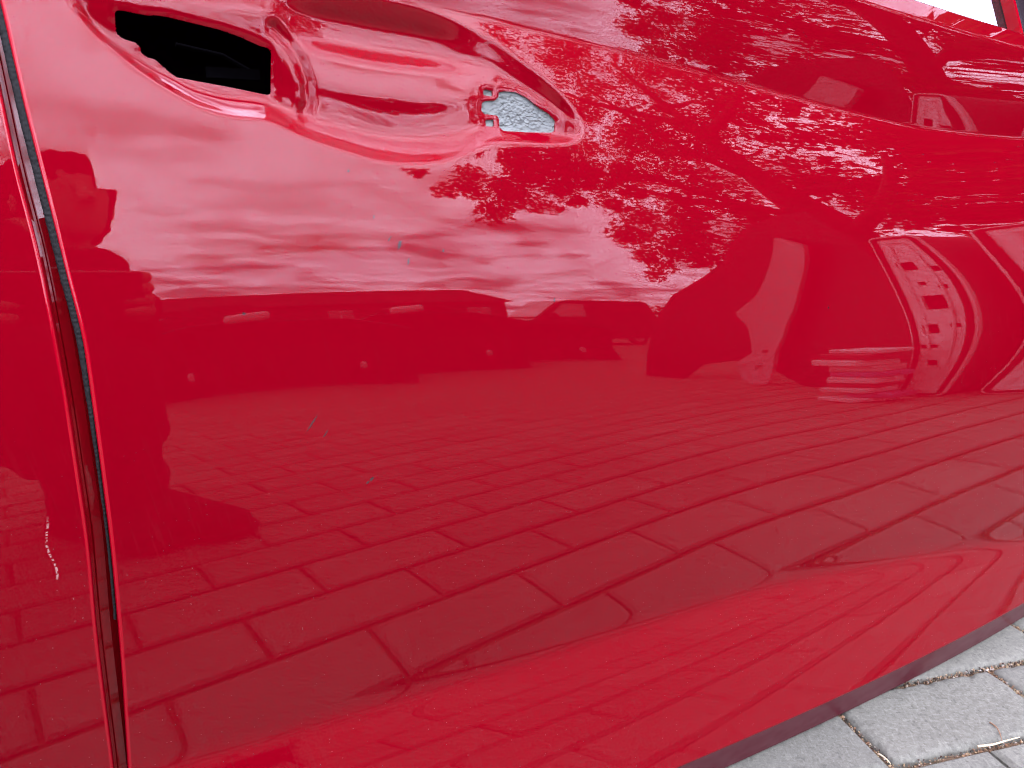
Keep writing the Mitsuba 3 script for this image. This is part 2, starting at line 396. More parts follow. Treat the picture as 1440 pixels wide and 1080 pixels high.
GAPW, GAPL = .0082, .0055
_coarse = [paver_mesh(PW - GAPW, PL - GAPL, s) for s in range(4)]
_cply = [mikit.ply(m, None) for m in _coarse]
_rng = np.random.default_rng(11)
_list = []
for j in range(-90, 14):
    off = (.5 if j % 2 else 0.0) if j > -2 else -.295 + .5 * ((-3 - j) % 2)
    b = B1 + (j + .5) * PW
    for m in range(-34, 60):
        a = A1 + PL * (m + off + .5)
        c = a * E_ + b * N_
        if math.hypot(c[0], c[1]) > 6.9 or (c[0] < -2.6) or c @ M_ > 1.3:
            continue
        _list.append((a, b, c))
_C = np.array([c for _, _, c in _list])
# the pavers that show largest: those in direct view first, then those near the camera that the door mirrors
_direct = (_C[:, 0] > .30) & (_C[:, 1] > .60) & (_C[:, 1] < 1.05) & (_C[:, 0] < .95)
_score = np.hypot(_C[:, 0] - .35, _C[:, 1] + .05) - 5.0 * _direct + np.where(_C @ M_ > .50, 3.0, 0) * ~_direct
_order = np.argsort(_score)
_field = []
for rank, i in enumerate(_order):
    a, b, c = _list[i]
    tilt = _rng.normal(0, .002, 2)
    tw = T().translate([c[0], c[1], float(_rng.normal(0, .0003)) + float(terrain(c[0], c[1]))]).rotate([0, 0, 1], math.degrees(PHI) + float(_rng.normal(0, .25))).rotate([1, 0, 0], math.degrees(tilt[0])).rotate([0, 1, 0], math.degrees(tilt[1]))
    if rank < 290:
        key = 'pavement__paver' + (f'_{rank:03d}' if rank else '')
        bs = {'type': 'ref', 'id': ['paver_stone', 'paver_stone_1', 'paver_stone_2'][rank % 3]}
        if _direct[i] and rank < 40:
            p = mikit.ply(paver_mesh(PW - .0062, PL - .0046, rank + 20, True), None, smooth=35)
        else:
            p = _cply[rank % 4]
        scene[key] = {**p, 'bsdf': bs, 'to_world': tw}
    else:
        mm = _coarse[rank % 4].copy()
        mm.apply_transform(np.array(tw.matrix, float))
        _field.append(mm)
add('pavement__paver_field', trimesh.util.concatenate(_field), 'paver_stone', 'grey concrete pavers of the yard farther from the door', kind='stuff')
tag('pavement', 'grey concrete block pavement laid in running bond in front of the doors', kind='structure')

# sand grains, bark crumbs and straw caught in the joints that are in direct view
_g = np.random.default_rng(5)
_octa = trimesh.creation.icosahedron()
_grains = {'sand_grains': [], 'dark_grains': []}
for a, b, c in [x for x, d in zip(_list, _direct) if d]:
    for _ in range(900):
        if _g.random() < .62:
            u, v = _g.uniform(-.5, .5) * PL, (.5 if _g.random() < .5 else -.5) * PW + _g.normal(0, .0022)
        else:
            u, v = (.5 if _g.random() < .5 else -.5) * PL + _g.normal(0, .0017), _g.uniform(-.5, .5) * PW
        s = _g.uniform(.0004, .0009) if _g.random() < .96 else _g.uniform(.0010, .0017)
        p = c + u * E_ + v * N_ + UP * (-.0066 + _g.uniform(0, .0034))
        mm = _octa.copy()
        mm.vertices = mm.vertices * s * _g.uniform(.6, 1.3, 3) + p
        _grains['dark_grains' if _g.random() < .28 else 'sand_grains'].append(mm)
scene['sand_mix'] = two({'type': 'diffuse', 'reflectance': mikit.proc(lambda p, n, uv: mikit.mix(mikit.mix((.34, .25, .14), (.24, .14, .08), mikit.smoothstep(.4, .6, mikit.noise(p.x * 380, p.y * 380, 0))), (.42, .38, .32), mikit.smoothstep(.62, .7, mikit.noise(p.x * 510, p.y * 510, 4))))})
scene['dark_mix'] = two({'type': 'diffuse', 'reflectance': rgb(.06, .04, .03)})
add('pavement__sand', trimesh.util.concatenate(_grains['sand_grains']), 'sand_mix', 'coarse ochre sand grains in the paver joints', kind='stuff')
add('pavement__crumb', trimesh.util.concatenate(_grains['dark_grains']), 'dark_mix', 'dark soil crumbs in the paver joints', kind='stuff')

# ------------------------------------------------------------------ the front door
SEAM = PchipInterpolator([.0, .1617, .2698, .3328, .4139, .4582, .491, .5291, .5696, .62, .70], [-.040, -.0293, -.0221, -.0195, -.0187, -.0221, -.0252, -.029, -.0324, -.037, -.044])
SEAML = PchipInterpolator([.0, .1677, .259, .3345, .3867, .4252, .4619, .5006, .5568, .62, .70], [-.045, -.0361, -.0326, -.0290, -.0288, -.0296, -.0312, -.0348, -.0385, -.043, -.050])
ROLL = .0020
XFRONT = 1.02


def ztop(X):
    return _shoulder(X / H) * H + .017


def skin_grid(us, zs):
    U, Zu = np.meshgrid(us, zs, indexing='ij')
    return U, Zu


_us = np.concatenate([np.linspace(-.0167, .286, 430), np.linspace(.289, XFRONT, 215)])
_zs = np.concatenate([np.linspace(.0335, .0375, 9), np.linspace(.039, .19, 104), np.linspace(.193, .486, 98), np.linspace(.4875, .597, 148), np.linspace(.599, .70, 80)])
U, ZU = np.meshgrid(_us, _zs, indexing='ij')
_zt0 = ztop(U)
Zg = np.where(ZU > .597, .597 + (ZU - .597) / .103 * (_zt0 - .597), ZU)
Xg = U + (SEAM(Zg) + ROLL + .0167) * (1 - _ss(-.0167, .03, U))
HOLES = [smooth_ring(p) for p in HOLE_OUTLINES]


def cut(X, Z, faces, holes, snap):
    """Moves the grid points next to a hole's outline onto it and drops the faces inside."""
    X, Z = X.ravel().copy(), Z.ravel().copy()
    keep = np.ones(len(faces), bool)
    for h in holes:
        x0, z0, x1, z1 = h.bounds
        near = np.where((X > x0 - .004) & (X < x1 + .004) & (Z > z0 - .004) & (Z < z1 + .004))[0]
        ring = h.exterior
        pts = shapely.points(X[near], Z[near])
        d = shapely.distance(ring, pts)
        for i, p, q in zip(near, pts, d):
            if q < snap:
                s = ring.interpolate(ring.project(p))
                X[i], Z[i] = s.x, s.y
        cx, cz = X[faces].mean(1), Z[faces].mean(1)
        inb = (cx > x0) & (cx < x1) & (cz > z0) & (cz < z1)
        keep[inb] &= ~shapely.contains_xy(h, cx[inb], cz[inb])
    return X, Z, faces[keep]


_f = grid_faces(*Xg.shape)
_x, _z, _f = cut(Xg, Zg, _f, HOLES, .00045)
_v, _n = at(_x, _z), normal(_x, _z)
raw('car_door__outer_skin', _v, _f[:, ::-1], _n, 'red_paint', np.c_[_x, _z])
tag('car_door', 'detached glossy red car front door with its handle removed, standing on the grey pavers', 'car door')
labels['car_door__outer_skin'] = {'label': 'glossy red outer skin mirroring the yard and sky'}


def edge_roll(key, xs, side, zz, bsdf, depth=.022, r=ROLL):
    """The rolled sheet edge along x = xs(z) and the flange behind it; side = -1: the edge faces -X."""
    prof = [(r * (1 - math.sin(a)) * 1.0, r * (1 - math.cos(a)), a) for a in np.linspace(0, math.pi / 2, 9)] + [(0, r + .0005, math.pi / 2), (0, depth, math.pi / 2)]
    V, Nn, UV = [], [], []
    for off, inw, a in prof:
        X = xs(zz) - side * off
        n0 = normal(xs(zz) - side * r, zz)
        V.append(at(xs(zz) - side * r, zz, 0) + (X - (xs(zz) - side * r))[:, None] * D_ + inw * M_)
        n = math.cos(a) * n0 + math.sin(a) * side * D_
        Nn.append(n / np.linalg.norm(n, axis=1, keepdims=True))
        UV.append(np.c_[X, zz])
    f = grid_faces(len(prof), len(zz))
    raw(key, np.vstack(V), f if side < 0 else f[:, ::-1], np.vstack(Nn), bsdf, np.vstack(UV))


_zz = np.linspace(.0345, .63, 300)
edge_roll('car_door__rear_edge', SEAM, -1, _zz, 'red_plain')
edge_roll('car_door__front_edge', lambda z: np.full_like(z, XFRONT) + ROLL, 1, _zz, 'red_plain')
# the folded lip along the bottom
_bx, _bz = np.linspace(-.034, XFRONT, 240), np.array([.0336, .0330, .030, .024, .018, .012, .006, .002])
BX, BZ = np.meshgrid(_bx, _bz, indexing='ij')
raw('car_door__bottom_flange', at(BX, BZ).reshape(-1, 3), grid_faces(*BX.shape)[:, ::-1], normal(BX, BZ).reshape(-1, 3), 'red_lip_shade', np.c_[BX.ravel(), BZ.ravel()])
labels['car_door__bottom_flange'] = {'label': 'dull, lightly dusty fold along the bottom of the door, its red darkened as painted shade'}
# sheet thickness round the holes
for i, h in enumerate(HOLES):
    t = np.linspace(0, 1, 200)
    p = np.array([h.exterior.interpolate(s, normalized=True).coords[0] for s in t])
    V = np.vstack([at(p[:, 0], p[:, 1], w) for w in (0, .0003, .0011)])
    add('car_door__hole_rim' + (f'_{i:03d}' if i else ''), (V, grid_faces(3, len(t))), 'red_plain', smooth=True)
# foam behind the small openings, a panel coloured black as shade behind the large one
_px, _pz = np.meshgrid(np.linspace(.200, .266, 120), np.linspace(.5215, .5505, 60), indexing='ij')
raw('car_door__foam_pad', at(_px, _pz, .0016).reshape(-1, 3), grid_faces(*_px.shape)[:, ::-1], normal(_px, _pz).reshape(-1, 3), 'foam', np.c_[_px.ravel(), _pz.ravel()])
labels['car_door__foam_pad'] = {'label': 'crinkled pale grey foam seen through the small opening of the handle recess'}


def tray(x0, x1, z0, z1, y0, y1):
    """An open box behind the skin: back wall and four sides."""
    q = np.array([(x0, z0), (x1, z0), (x1, z1), (x0, z1)])
    v = np.vstack([local(q[:, 0], np.array([y0, y0, y0 + .055, y0 + .055]), q[:, 1]), local(q[:, 0], y1, q[:, 1])])
    f = [[4, 5, 6], [4, 6, 7]]
    for j in range(4):
        k = (j + 1) % 4
        f += [[j, k, k + 4], [j, k + 4, j + 4]]
    return v, np.array(f)


add('car_door__inner_panel', tray(-.012, XFRONT - .01, .012, .605, .468, .555), 'shade_black')
scene['latch_shade'] = two({'type': 'diffuse', 'reflectance': rgb(.008, .008, .010)})
# latch parts behind the large opening, coloured near black to sink into the shade
add('car_door__lock_bracket', trimesh.util.concatenate([box((.03, .004, .006), local(.075, .512, .556), np.array([D_, M_, UP])), tube([local(.045, .512, .570), local(.070, .513, .566), local(.090, .515, .556)], .0012)]), 'latch_shade')
# the black rubber strip along the rear edge, bulging a little here and there
_rz = np.linspace(.27, .66, 420)
_w = _ss(.33, .47, _rz)
_path = at(SEAM(_rz) - .0010, _rz, .0035) + (meshkit.fbm(np.c_[_rz * 260, 0 * _rz, 0 * _rz], 3, 2) - .5)[:, None] * .0003 * D_
add('car_door__edge_seal', tube(_path, .0007 + .0016 * _w + .0001 * (meshkit.noise(np.c_[_rz * 520, 0 * _rz + 3, 0 * _rz], 8) - .5), 10), 'rubber', 'grainy black rubber strip along the rear edge of the door', smooth=50)
labels['car_door__edge_seal'].pop('category', None)

# ------------------------------------------------------------------ the rear door beside it
_us2 = np.concatenate([np.linspace(-.95, -.16, 60), np.linspace(-.158, 0.0, 110)])
_zs2 = np.concatenate([np.linspace(.0335, .0375, 9), np.linspace(.039, .19, 80), np.linspace(.193, .70, 150)])
U2, Z2 = np.meshgrid(_us2, _zs2, indexing='ij')
Z2 = np.where(Z2 > .597, .597 + (Z2 - .597) / .103 * (ztop(U2) - .597), Z2)
X2 = U2 + (SEAML(Z2) - .0017) * _ss(-.3, 0.0, U2)
raw('car_door_001__outer_skin', at(X2, Z2).reshape(-1, 3), grid_faces(*X2.shape)[:, ::-1], normal(X2, Z2).reshape(-1, 3), 'red_paint', np.c_[X2.ravel(), Z2.ravel()])
tag('car_door_001', 'glossy red car rear door, only its edge strip visible left of the dark upright gap', 'car door')
edge_roll('car_door_001__front_edge', SEAML, 1, _zz, 'red_plain', depth=.020, r=.0017)
_sz = np.linspace(.036, .66, 200)
_steps = [(-.0015, .0150), (.0010, .0150), (.0018, .0128), (.0062, .0126), (.0074, .0140), (.0100, .0165), (.0130, .0175), (.030, .019)]
_V = np.vstack([at(SEAML(_sz) + dx, _sz, dy) for dx, dy in _steps])
add('car_door_001__edge_flange', (_V, grid_faces(len(_steps), len(_sz))[:, ::-1]), 'red_gap_shade', 'recessed red flange in the gap between the two doors, shade painted into its colour', smooth=40)
BX2, BZ2 = np.meshgrid(np.linspace(-.95, -.05, 60), _bz, indexing='ij')
raw('car_door_001__bottom_flange', at(BX2, BZ2).reshape(-1, 3), grid_faces(*BX2.shape)[:, ::-1], normal(BX2, BZ2).reshape(-1, 3), 'red_lip_shade', np.c_[BX2.ravel(), BZ2.ravel()])
add('car_door_001__inner_panel', tray(-.93, -.045, .012, .605, .47, .555), 'shade_black')

# ------------------------------------------------------------------ the window opening above the shoulder
def window_part(key, pts, width, depth, bsdf, inward):
    """A bar following points (X, Z) of a plane behind the skin, of that width (along X) and depth."""
    p = local(np.array([q[0] for q in pts]), np.array([inward(q[0], q[1]) for q in pts]), np.array([q[1] for q in pts]))
    a = np.vstack([p - D_ * width / 2 - M_ * depth / 2, p + D_ * width / 2 - M_ * depth / 2, p + D_ * width / 2 + M_ * depth / 2, p - D_ * width / 2 + M_ * depth / 2])
    n = len(p)
    f = []
    for k in range(4):
        l = (k + 1) % 4
        for i in range(n - 1):
            f += [[k * n + i, l * n + i, l * n + i + 1], [k * n + i, l * n + i + 1, k * n + i + 1]]
    add(key, (a, np.array(f)), bsdf)


def belt(X):
    return ztop(X)


_X = np.linspace(-.03, XFRONT, 160)
_edge = at(_X, belt(_X))


def belt_strip(key, rows, bsdf, smooth=45):
    """A strip along the belt: rows of (inward, up) offsets from the skin's top edge."""
    V = np.vstack([_edge + a * M_ + b * UP for a, b in rows])
    add(key, (V, grid_faces(len(rows), len(_X))), bsdf, smooth=smooth)


belt_strip('car_door__belt_fold', [(0, 0), (.002, .0012), (.004, .0008), (.0052, -.0015), (.0056, -.006)], 'red_plain')
belt_strip('car_door__belt_channel', [(.0056, -.005), (.009, -.0045), (.0095, .0006), (.0125, .0016), (.0145, .001)], 'red_rough')
belt_strip('car_door__belt_moulding', [(.0145, -.003), (.015, .004), (.017, .0065), (.021, .007), (.0235, .005), (.024, -.01)], 'red_plain')
scene['window_glass'] = {'type': 'thindielectric', 'int_ior': 1.5}
_wx = np.linspace(.02, .81, 60)
_we = at(_wx, belt(_wx)) + .027 * M_ + .004 * UP
_V = np.vstack([_we, _we + .30 * UP + .09 * M_])
add('car_door__window_glass', (_V, grid_faces(2, len(_wx))), 'window_glass')


def post(key, X0, lean, width, depth, inward, bsdf, z0=-.004, h=.34):
    """An upright of the window frame."""
    e = at(np.array([X0]), belt(np.array([X0])))[0] + inward * M_ + z0 * UP
    t = h * UP + lean * D_ + .10 * M_
    q = np.array([[-width / 2, 0], [width / 2, 0], [width / 2, depth], [-width / 2, depth]])
    a = np.array([e + u * D_ + w * M_ for u, w in q])
    v = np.vstack([a, a + t])
    f = []
    for j in range(4):
        k = (j + 1) % 4
        f += [[j, k, k + 4], [j, k + 4, j + 4]]
    f += [[4, 5, 6], [4, 6, 7], [0, 2, 1], [0, 3, 2]]
    add(key, trimesh.Trimesh(v, np.array(f), process=False), bsdf)


scene['frame_black'] = rough((.012, .010, .013), .28)
post('car_door__window_post', .827, -.075, .022, .02, .016, 'frame_black')
post('car_door__window_post_001', .8125, -.075, .0035, .012, .012, 'red_plain')
# the painted base plate of the mirror in the front corner of the window
_mx, _mz = np.meshgrid(np.linspace(.838, .97, 40), np.linspace(0, 1, 24), indexing='ij')
_mp = at(_mx, belt(_mx)) + (.012 + .05 * _mz)[..., None] * M_ + (.0005 + _mz * .17 * (1 - (_mx - .838) / .22))[..., None] * UP - (_mz * .035)[..., None] * D_
_mp = _mp - (.006 * np.sin(np.pi * np.clip(_mz, 0, 1)))[..., None] * M_
add('car_door__mirror_base', (_mp.reshape(-1, 3), grid_faces(*_mx.shape)), 'red_plain', smooth=True)
labels['car_door__mirror_base'] = {'label': 'red triangular mirror base at the front corner of the window'}

# ------------------------------------------------------------------ what the paint mirrors: the photographer
scene['clothes'] = two({'type': 'diffuse', 'reflectance': {'type': 'mesh_attribute', 'name': 'vertex_color'}})
scene['phone_black'] = rough((.012, .012, .014), .25)
from manifold3d import Manifold


def ball(c, r):
    s = trimesh.creation.icosphere(subdivisions=2, radius=1.0)
    return s.vertices * np.asarray(r) + np.asarray(c, float)


def limbs(bones, step, rounds=10):
    """Every bone the hull of the balls at its joints, all joined into one smooth skin."""
    parts = []
    for joints in bones:
        h = trimesh.convex.convex_hull(np.vstack([ball(c, r) for c, r in joints]))
        parts.append(Manifold.hull_points(np.asarray(h.vertices, float)))
    m = parts[0]
    for q in parts[1:]:
        m = m + q
    m = m.refine_to_length(step)
    mm = m.to_mesh()
    t = trimesh.Trimesh(mm.vert_properties[:, :3], mm.tri_verts)
    trimesh.smoothing.filter_taubin(t, iterations=rounds)
    return t


def V3(*c):
    return np.array(c, float)


HIP, CHEST, NECK, HEAD = V3(.08, -.43, .20), V3(-.03, -.37, .50), V3(-.005, -.35, .625), V3(.058, -.335, .722)
bones = [[(HIP + V3(.03, 0, 0), .105), (HIP + V3(-.03, 0, 0), .105), (CHEST + V3(0, -.03, -.12), (.15, .11, .1))],
         [(CHEST + V3(.09, 0, .02), (.10, .10, .11)), (CHEST + V3(-.11, 0, .02), (.10, .10, .11)), (CHEST + V3(0, -.03, -.12), (.15, .11, .1))],
         [(CHEST + V3(.12, 0, .06), .065), (CHEST + V3(-.14, 0, .06), .065), (NECK, .056)],
         [(NECK + V3(0, 0, -.03), .055), (HEAD + V3(0, -.01, -.06), .052)],
         [(HEAD + V3(0, -.012, .015), (.074, .092, .088)), (HEAD + V3(0, .03, -.05), (.052, .05, .05)), (HEAD + V3(0, .045, -.075), (.03, .03, .025))],
         [(HEAD + V3(0, .085, -.008), .010), (HEAD + V3(0, .098, -.022), .013), (HEAD + V3(0, .075, .012), .008)],
         [(HEAD + V3(.075, -.005, -.012), (.008, .02, .03))], [(HEAD + V3(-.075, -.005, -.012), (.008, .02, .03))]]
WR, WL = V3(.022, -.078, .462), V3(-.175, -.075, .470)
ER, EL = V3(.095, -.255, .39), V3(-.255, -.22, .40)
for sh, el, wr in ((CHEST + V3(.125, .01, .055), ER, WR), (CHEST + V3(-.15, .01, .055), EL, WL)):
    bones += [[(sh, .066), (el, .050)], [(el, .049), (wr, .033)]]
KR, KL = V3(-.004, -.112, .372), V3(-.030, -.175, .385)
AR, AL = V3(.052, -.205, .085), V3(.005, -.265, .085)
for hp, kn, an in ((HIP + V3(.03, .02, .0), KR, AR), (HIP + V3(-.03, .02, .0), KL, AL)):
    bones += [[(hp, .10), (kn, .066)], [(kn, .062), (an, .045)]]
body = limbs(bones, .016, 8)


def hand(wrist, side):
    """Palm, four bent fingers round the phone's ends and a thumb on its near edge."""
    s = side
    c = V3(.008 if s > 0 else -.142, -.030, .476)
    out = [[(wrist, .028), (c + V3(s * .012, -.012, -.004), (.018, .014, .030))], [(c + V3(s * .012, -.012, .018), .013), (c + V3(s * .012, -.012, -.026), .013), (c + V3(s * .010, .004, -.004), (.010, .010, .03))]]
    for k, (dz, l) in enumerate(((.026, .9), (.009, 1.0), (-.008, .95), (-.025, .78))):
        a = c + V3(s * .012, .002, dz)
        b = c + V3(s * .010, .016 * l, dz + .002)
        d = c + V3(s * -.006 * l, .0205, dz + .001)
        e = c + V3(s * -.020 * l, .0185, dz)
        out += [[(a, .0088), (b, .0082)], [(b, .0082), (d, .0076)], [(d, .0076), (e, .0068)]]
    a, b, e = c + V3(s * .010, -.020, -.020), c + V3(s * -.010, -.018, .000), c + V3(s * -.026, -.014, .014)
    out += [[(a, .0115), (b, .0095)], [(b, .0095), (e, .0080)]]
    return limbs(out, .0042, 6)


def coloured(mesh, fn):
    return np.array([fn(v) for v in mesh.vertices])


body.vertices += body.vertex_normals * ((meshkit.fbm(body.vertices * np.array([24, 24, 13]), 4, 6) - .5) * .030 * np.clip((.64 - body.vertices[:, 2]) / .05, 0, 1))[:, None]


def body_colour(v):
    if np.linalg.norm((v - HEAD) / V3(1, 1.15, 1.25)) < .098 and v[1] > HEAD[1] + .005:
        return (.42, .26, .19)
    if v[2] < .40 and (v[1] > -.36 or v[2] < .24):
        return (.018, .021, .032)
    return (.014, .014, .016)


add('person__body', body, 'clothes', smooth=True, color=coloured(body, body_colour))
for i, (w, s) in enumerate(((WR, 1), (WL, -1))):
    hm = hand(w, s)
    add('person__hand' + ('_001' if i else ''), hm, 'clothes', smooth=True, color=np.tile((.42, .26, .19), (len(hm.vertices), 1)))
hair = limbs([[(HEAD + V3(0, -.022, .040), (.090, .096, .080)), (HEAD + V3(0, -.05, -.03), (.090, .07, .09))], [(HEAD + V3(0, .045, .072), (.06, .035, .025)), (HEAD + V3(0, -.02, .06), (.078, .08, .05))]], .012, 6)
hair.vertices += hair.vertex_normals * ((meshkit.fbm(hair.vertices * 60, 3, 4) - .45) * .022)[:, None]
add('person__hair', hair, 'clothes', smooth=True, color=np.tile((.012, .009, .008), (len(hair.vertices), 1)))
for i, (an, toe) in enumerate(((AR, V3(.112, -.088, .034)), (AL, V3(.028, -.125, .034)))):
    d = (toe - an) * V3(1, 1, 0)
    d /= np.linalg.norm(d)
    shoe = limbs([[(an + V3(0, 0, -.01), .05), (an - d * .035 + V3(0, 0, -.045), (.04, .04, .038)), (toe, (.046, .046, .032))], [(an - d * .04 + V3(0, 0, -.063), (.042, .042, .02)), (toe + d * .008 + V3(0, 0, -.016), (.049, .049, .016))]], .01, 5)
    shoe.vertices[:, 2] = np.maximum(shoe.vertices[:, 2], .0015)
    add('person__shoe' + ('_001' if i else ''), shoe, 'clothes', smooth=True, color=np.tile((.02, .02, .022), (len(shoe.vertices), 1)))
tag('person', 'person in dark clothes crouching with a phone, mirrored beside the door seam', 'person')
_tilt = np.array([[1, 0, 0], [0, math.cos(PITCH), -math.sin(PITCH)], [0, math.sin(PITCH), math.cos(PITCH)]])
_pc = EYE + V3(-.067, -.0075, -.024)
add('phone__body', rounded((.150, .008, .072), .0038, _pc, _tilt), 'phone_black', smooth=40)
for i, (dx, dz) in enumerate(((.0, .0), (.0, -.026))):
    c = EYE + V3(dx, -.0035, dz) + V3(0, 0, 0)
    m = trimesh.creation.cylinder(radius=.0085, height=.0025, sections=28)
    m.apply_transform(trimesh.transformations.rotation_matrix(math.pi / 2 , [1, 0, 0]))
    m.vertices = m.vertices @ _tilt + c
    add('phone__lens' + ('_001' if i else ''), m, 'phone_black')
tag('phone', 'black phone held sideways in both hands by the crouching person', 'phone')

# ------------------------------------------------------------------ what the paint mirrors: loose car parts, a van, a building, a tree
scene['dark_plastic'] = rough((.012, .012, .014), .7, specular=.12)
scene['dark_paint'] = rough((.010, .010, .013), .35, specular=.18)
scene['blue_black'] = rough((.016, .018, .026), .5, specular=.2)
scene['pale_paint'] = two({'type': 'roughplastic', 'alpha': .12, 'diffuse_reflectance': mikit.proc(lambda p, n, uv: mikit.mix((.60, .59, .58), (.86, .85, .84), mikit.smoothstep(.3, .6, mikit.fbm(p.x * 9, p.y * 9, p.z * 5, 4))))})
scene['grey_primer'] = rough((.30, .29, .30), .5)
scene['lamp_clear'] = rough((.6, .6, .62), .15)


def shell(fn, na, nb, thick, bsdf, key, holes=(), **kw):
    """A curved panel of real thickness: fn(a, b) gives points, a and b in [0, 1]; holes are (a0, a1, b0, b1)."""
    A, B = np.meshgrid(np.linspace(0, 1, na), np.linspace(0, 1, nb), indexing='ij')
    P = fn(A, B)
    da, db = np.gradient(P, axis=0), np.gradient(P, axis=1)
    n = np.cross(da, db)
    n /= np.linalg.norm(n, axis=-1, keepdims=True) + 1e-12
    f = grid_faces(na, nb)
    ca, cb = A.ravel()[f].mean(1), B.ravel()[f].mean(1)
    keep = np.ones(len(f), bool)
    for a0, a1, b0, b1 in holes:
        keep &= ~((ca > a0) & (ca < a1) & (cb > b0) & (cb < b1))
    f = f[keep]
    N = na * nb
    e = np.vstack([f[:, [0, 1]], f[:, [1, 2]], f[:, [2, 0]]])
    es = np.sort(e, 1)
    _, idx, cnt = np.unique(es, axis=0, return_index=True, return_counts=True)
    bd = e[idx[cnt == 1]]
    rim = np.vstack([np.c_[bd[:, 1], bd[:, 0], bd[:, 0] + N], np.c_[bd[:, 1], bd[:, 0] + N, bd[:, 1] + N]])
    m = trimesh.Trimesh(np.vstack([P.reshape(-1, 3), (P - thick * n).reshape(-1, 3)]), np.vstack([f, f[:, ::-1] + N, rim]), process=False)
    add(key, m, bsdf, smooth=40, **kw)


def frame(base, heading):
    """x along the heading, y to its left, z up, at a point on the ground."""
    c, s = math.cos(heading), math.sin(heading)
    o = np.array([base[0], base[1], float(terrain(base[0], base[1])) if len(base) < 3 else base[2]])
    R = np.array([[c, s, 0], [-s, c, 0], [0, 0, 1.0]])
    return lambda p: np.asarray(p, float) @ R + o


def bumper(key, base, heading, width, height, bow, bsdf, label, roof=.0, lean=0.0):
    """A bumper cover standing on its lower edge: bowed in plan with swept-back ends, a grille slot and a lamp pocket on each side."""
    F = frame(base, heading)

    def fn(a, b):
        x = (a - .5) * width
        u = abs(a - .5) * 2
        y = bow * (u ** 3.2)
        prof = .06 * np.sin(np.pi * np.clip(b * 1.05, 0, 1)) + .05 * np.clip((b - .75) / .25, 0, 1) ** 2 * -1
        top = height * (1 - .18 * np.clip((u - .55) / .45, 0, 1) ** 1.5)
        return F(np.stack([x * (1 - .04 * b), y - prof - lean * b * top, .004 + b * top], -1))
    shell(fn, 49, 25, .006, bsdf, f'{key}__cover', holes=((.30, .70, .26, .46), (.08, .20, .24, .40), (.80, .92, .24, .40)))

    def lip(a, b):
        x = (a - .5) * width * .42
        return F(np.stack([x, .03 + 0 * a - .01 * b, .004 + height * (.27 + .19 * b)], -1))
    shell(lip, 25, 9, .006, 'dark_plastic', f'{key}__grille', holes=[(i / 6 + .02, i / 6 + .14, j / 2 + .08, j / 2 + .42) for i in range(6) for j in range(2)])
    def core(a, b):
        x = (a - .5) * width * .86
        return F(np.stack([x, .05 + bow * (np.abs(a - .5) * 2 * .86) ** 3.2 + 0 * b, .01 + height * (.02 + .60 * b)], -1))
    shell(core, 21, 5, .02, 'dark_plastic', f'{key}__absorber')
    for i, sx in enumerate((-.36, .36)):
        m = rounded((.11, .05, .05), .012)
        m.vertices = F(m.vertices + np.array([sx * width, .03 + bow * .35, .30 * height]))
        add(f'{key}__fog_lamp' + ('_001' if i else ''), m, 'lamp_clear', smooth=40)
    tag(key, label, 'bumper cover', 'loose bumper covers across the yard')


bumper('bumper_cover', (.60, -2.22), math.radians(16), 1.25, .46, .30, 'dark_plastic', 'black bumper cover first in the mirrored row, next to the crouching person')
bumper('bumper_cover_001', (1.44, -1.74), math.radians(28), 1.15, .43, .30, 'blue_black', 'blue black bumper cover second in the mirrored row of dark parts')
bumper('bumper_cover_002', (2.25, -1.55), math.radians(18), 1.05, .45, .26, 'dark_paint', 'glossy black bumper cover third in the mirrored row, in front of the long building')
bumper('bumper_cover_003', (3.15, -1.45), math.radians(26), .95, .34, .30, 'dark_plastic', 'low black bumper cover at the right end of the mirrored row, lying before the van')


def wing(key, base, heading, outline, bsdf, label, bulge=.06, thick=.012, lean=0.0, cat='fender', holes=()):
    """A body panel cut from an outline (s along the heading, z up), pressed into a bulge."""
    F = frame(base, heading)
    poly = Polygon(outline).buffer(-.012).buffer(.024).buffer(-.012)
    for h in holes:
        poly = poly.difference(Polygon(h))
    x0, z0, x1, z1 = poly.bounds
    m = trimesh.creation.extrude_polygon(poly, thick, engine='earcut')
    m = trimesh.Trimesh(*trimesh.remesh.subdivide_to_size(m.vertices, m.faces, .045, max_iter=12))
    v = m.vertices
    s, z, t = v[:, 0], v[:, 1], v[:, 2]
    w = np.sin(np.pi * np.clip((z - z0) / (z1 - z0), 0, 1)) * .7 + .5 * np.sin(np.pi * np.clip((s - x0) / (x1 - x0), 0, 1))
    m = trimesh.Trimesh(F(np.c_[s, -bulge * w - t + lean * z, z + .003]), m.faces)
    m.merge_vertices()
    add(key, m, bsdf, smooth=40)
    if label:
        tag(key, label, cat)


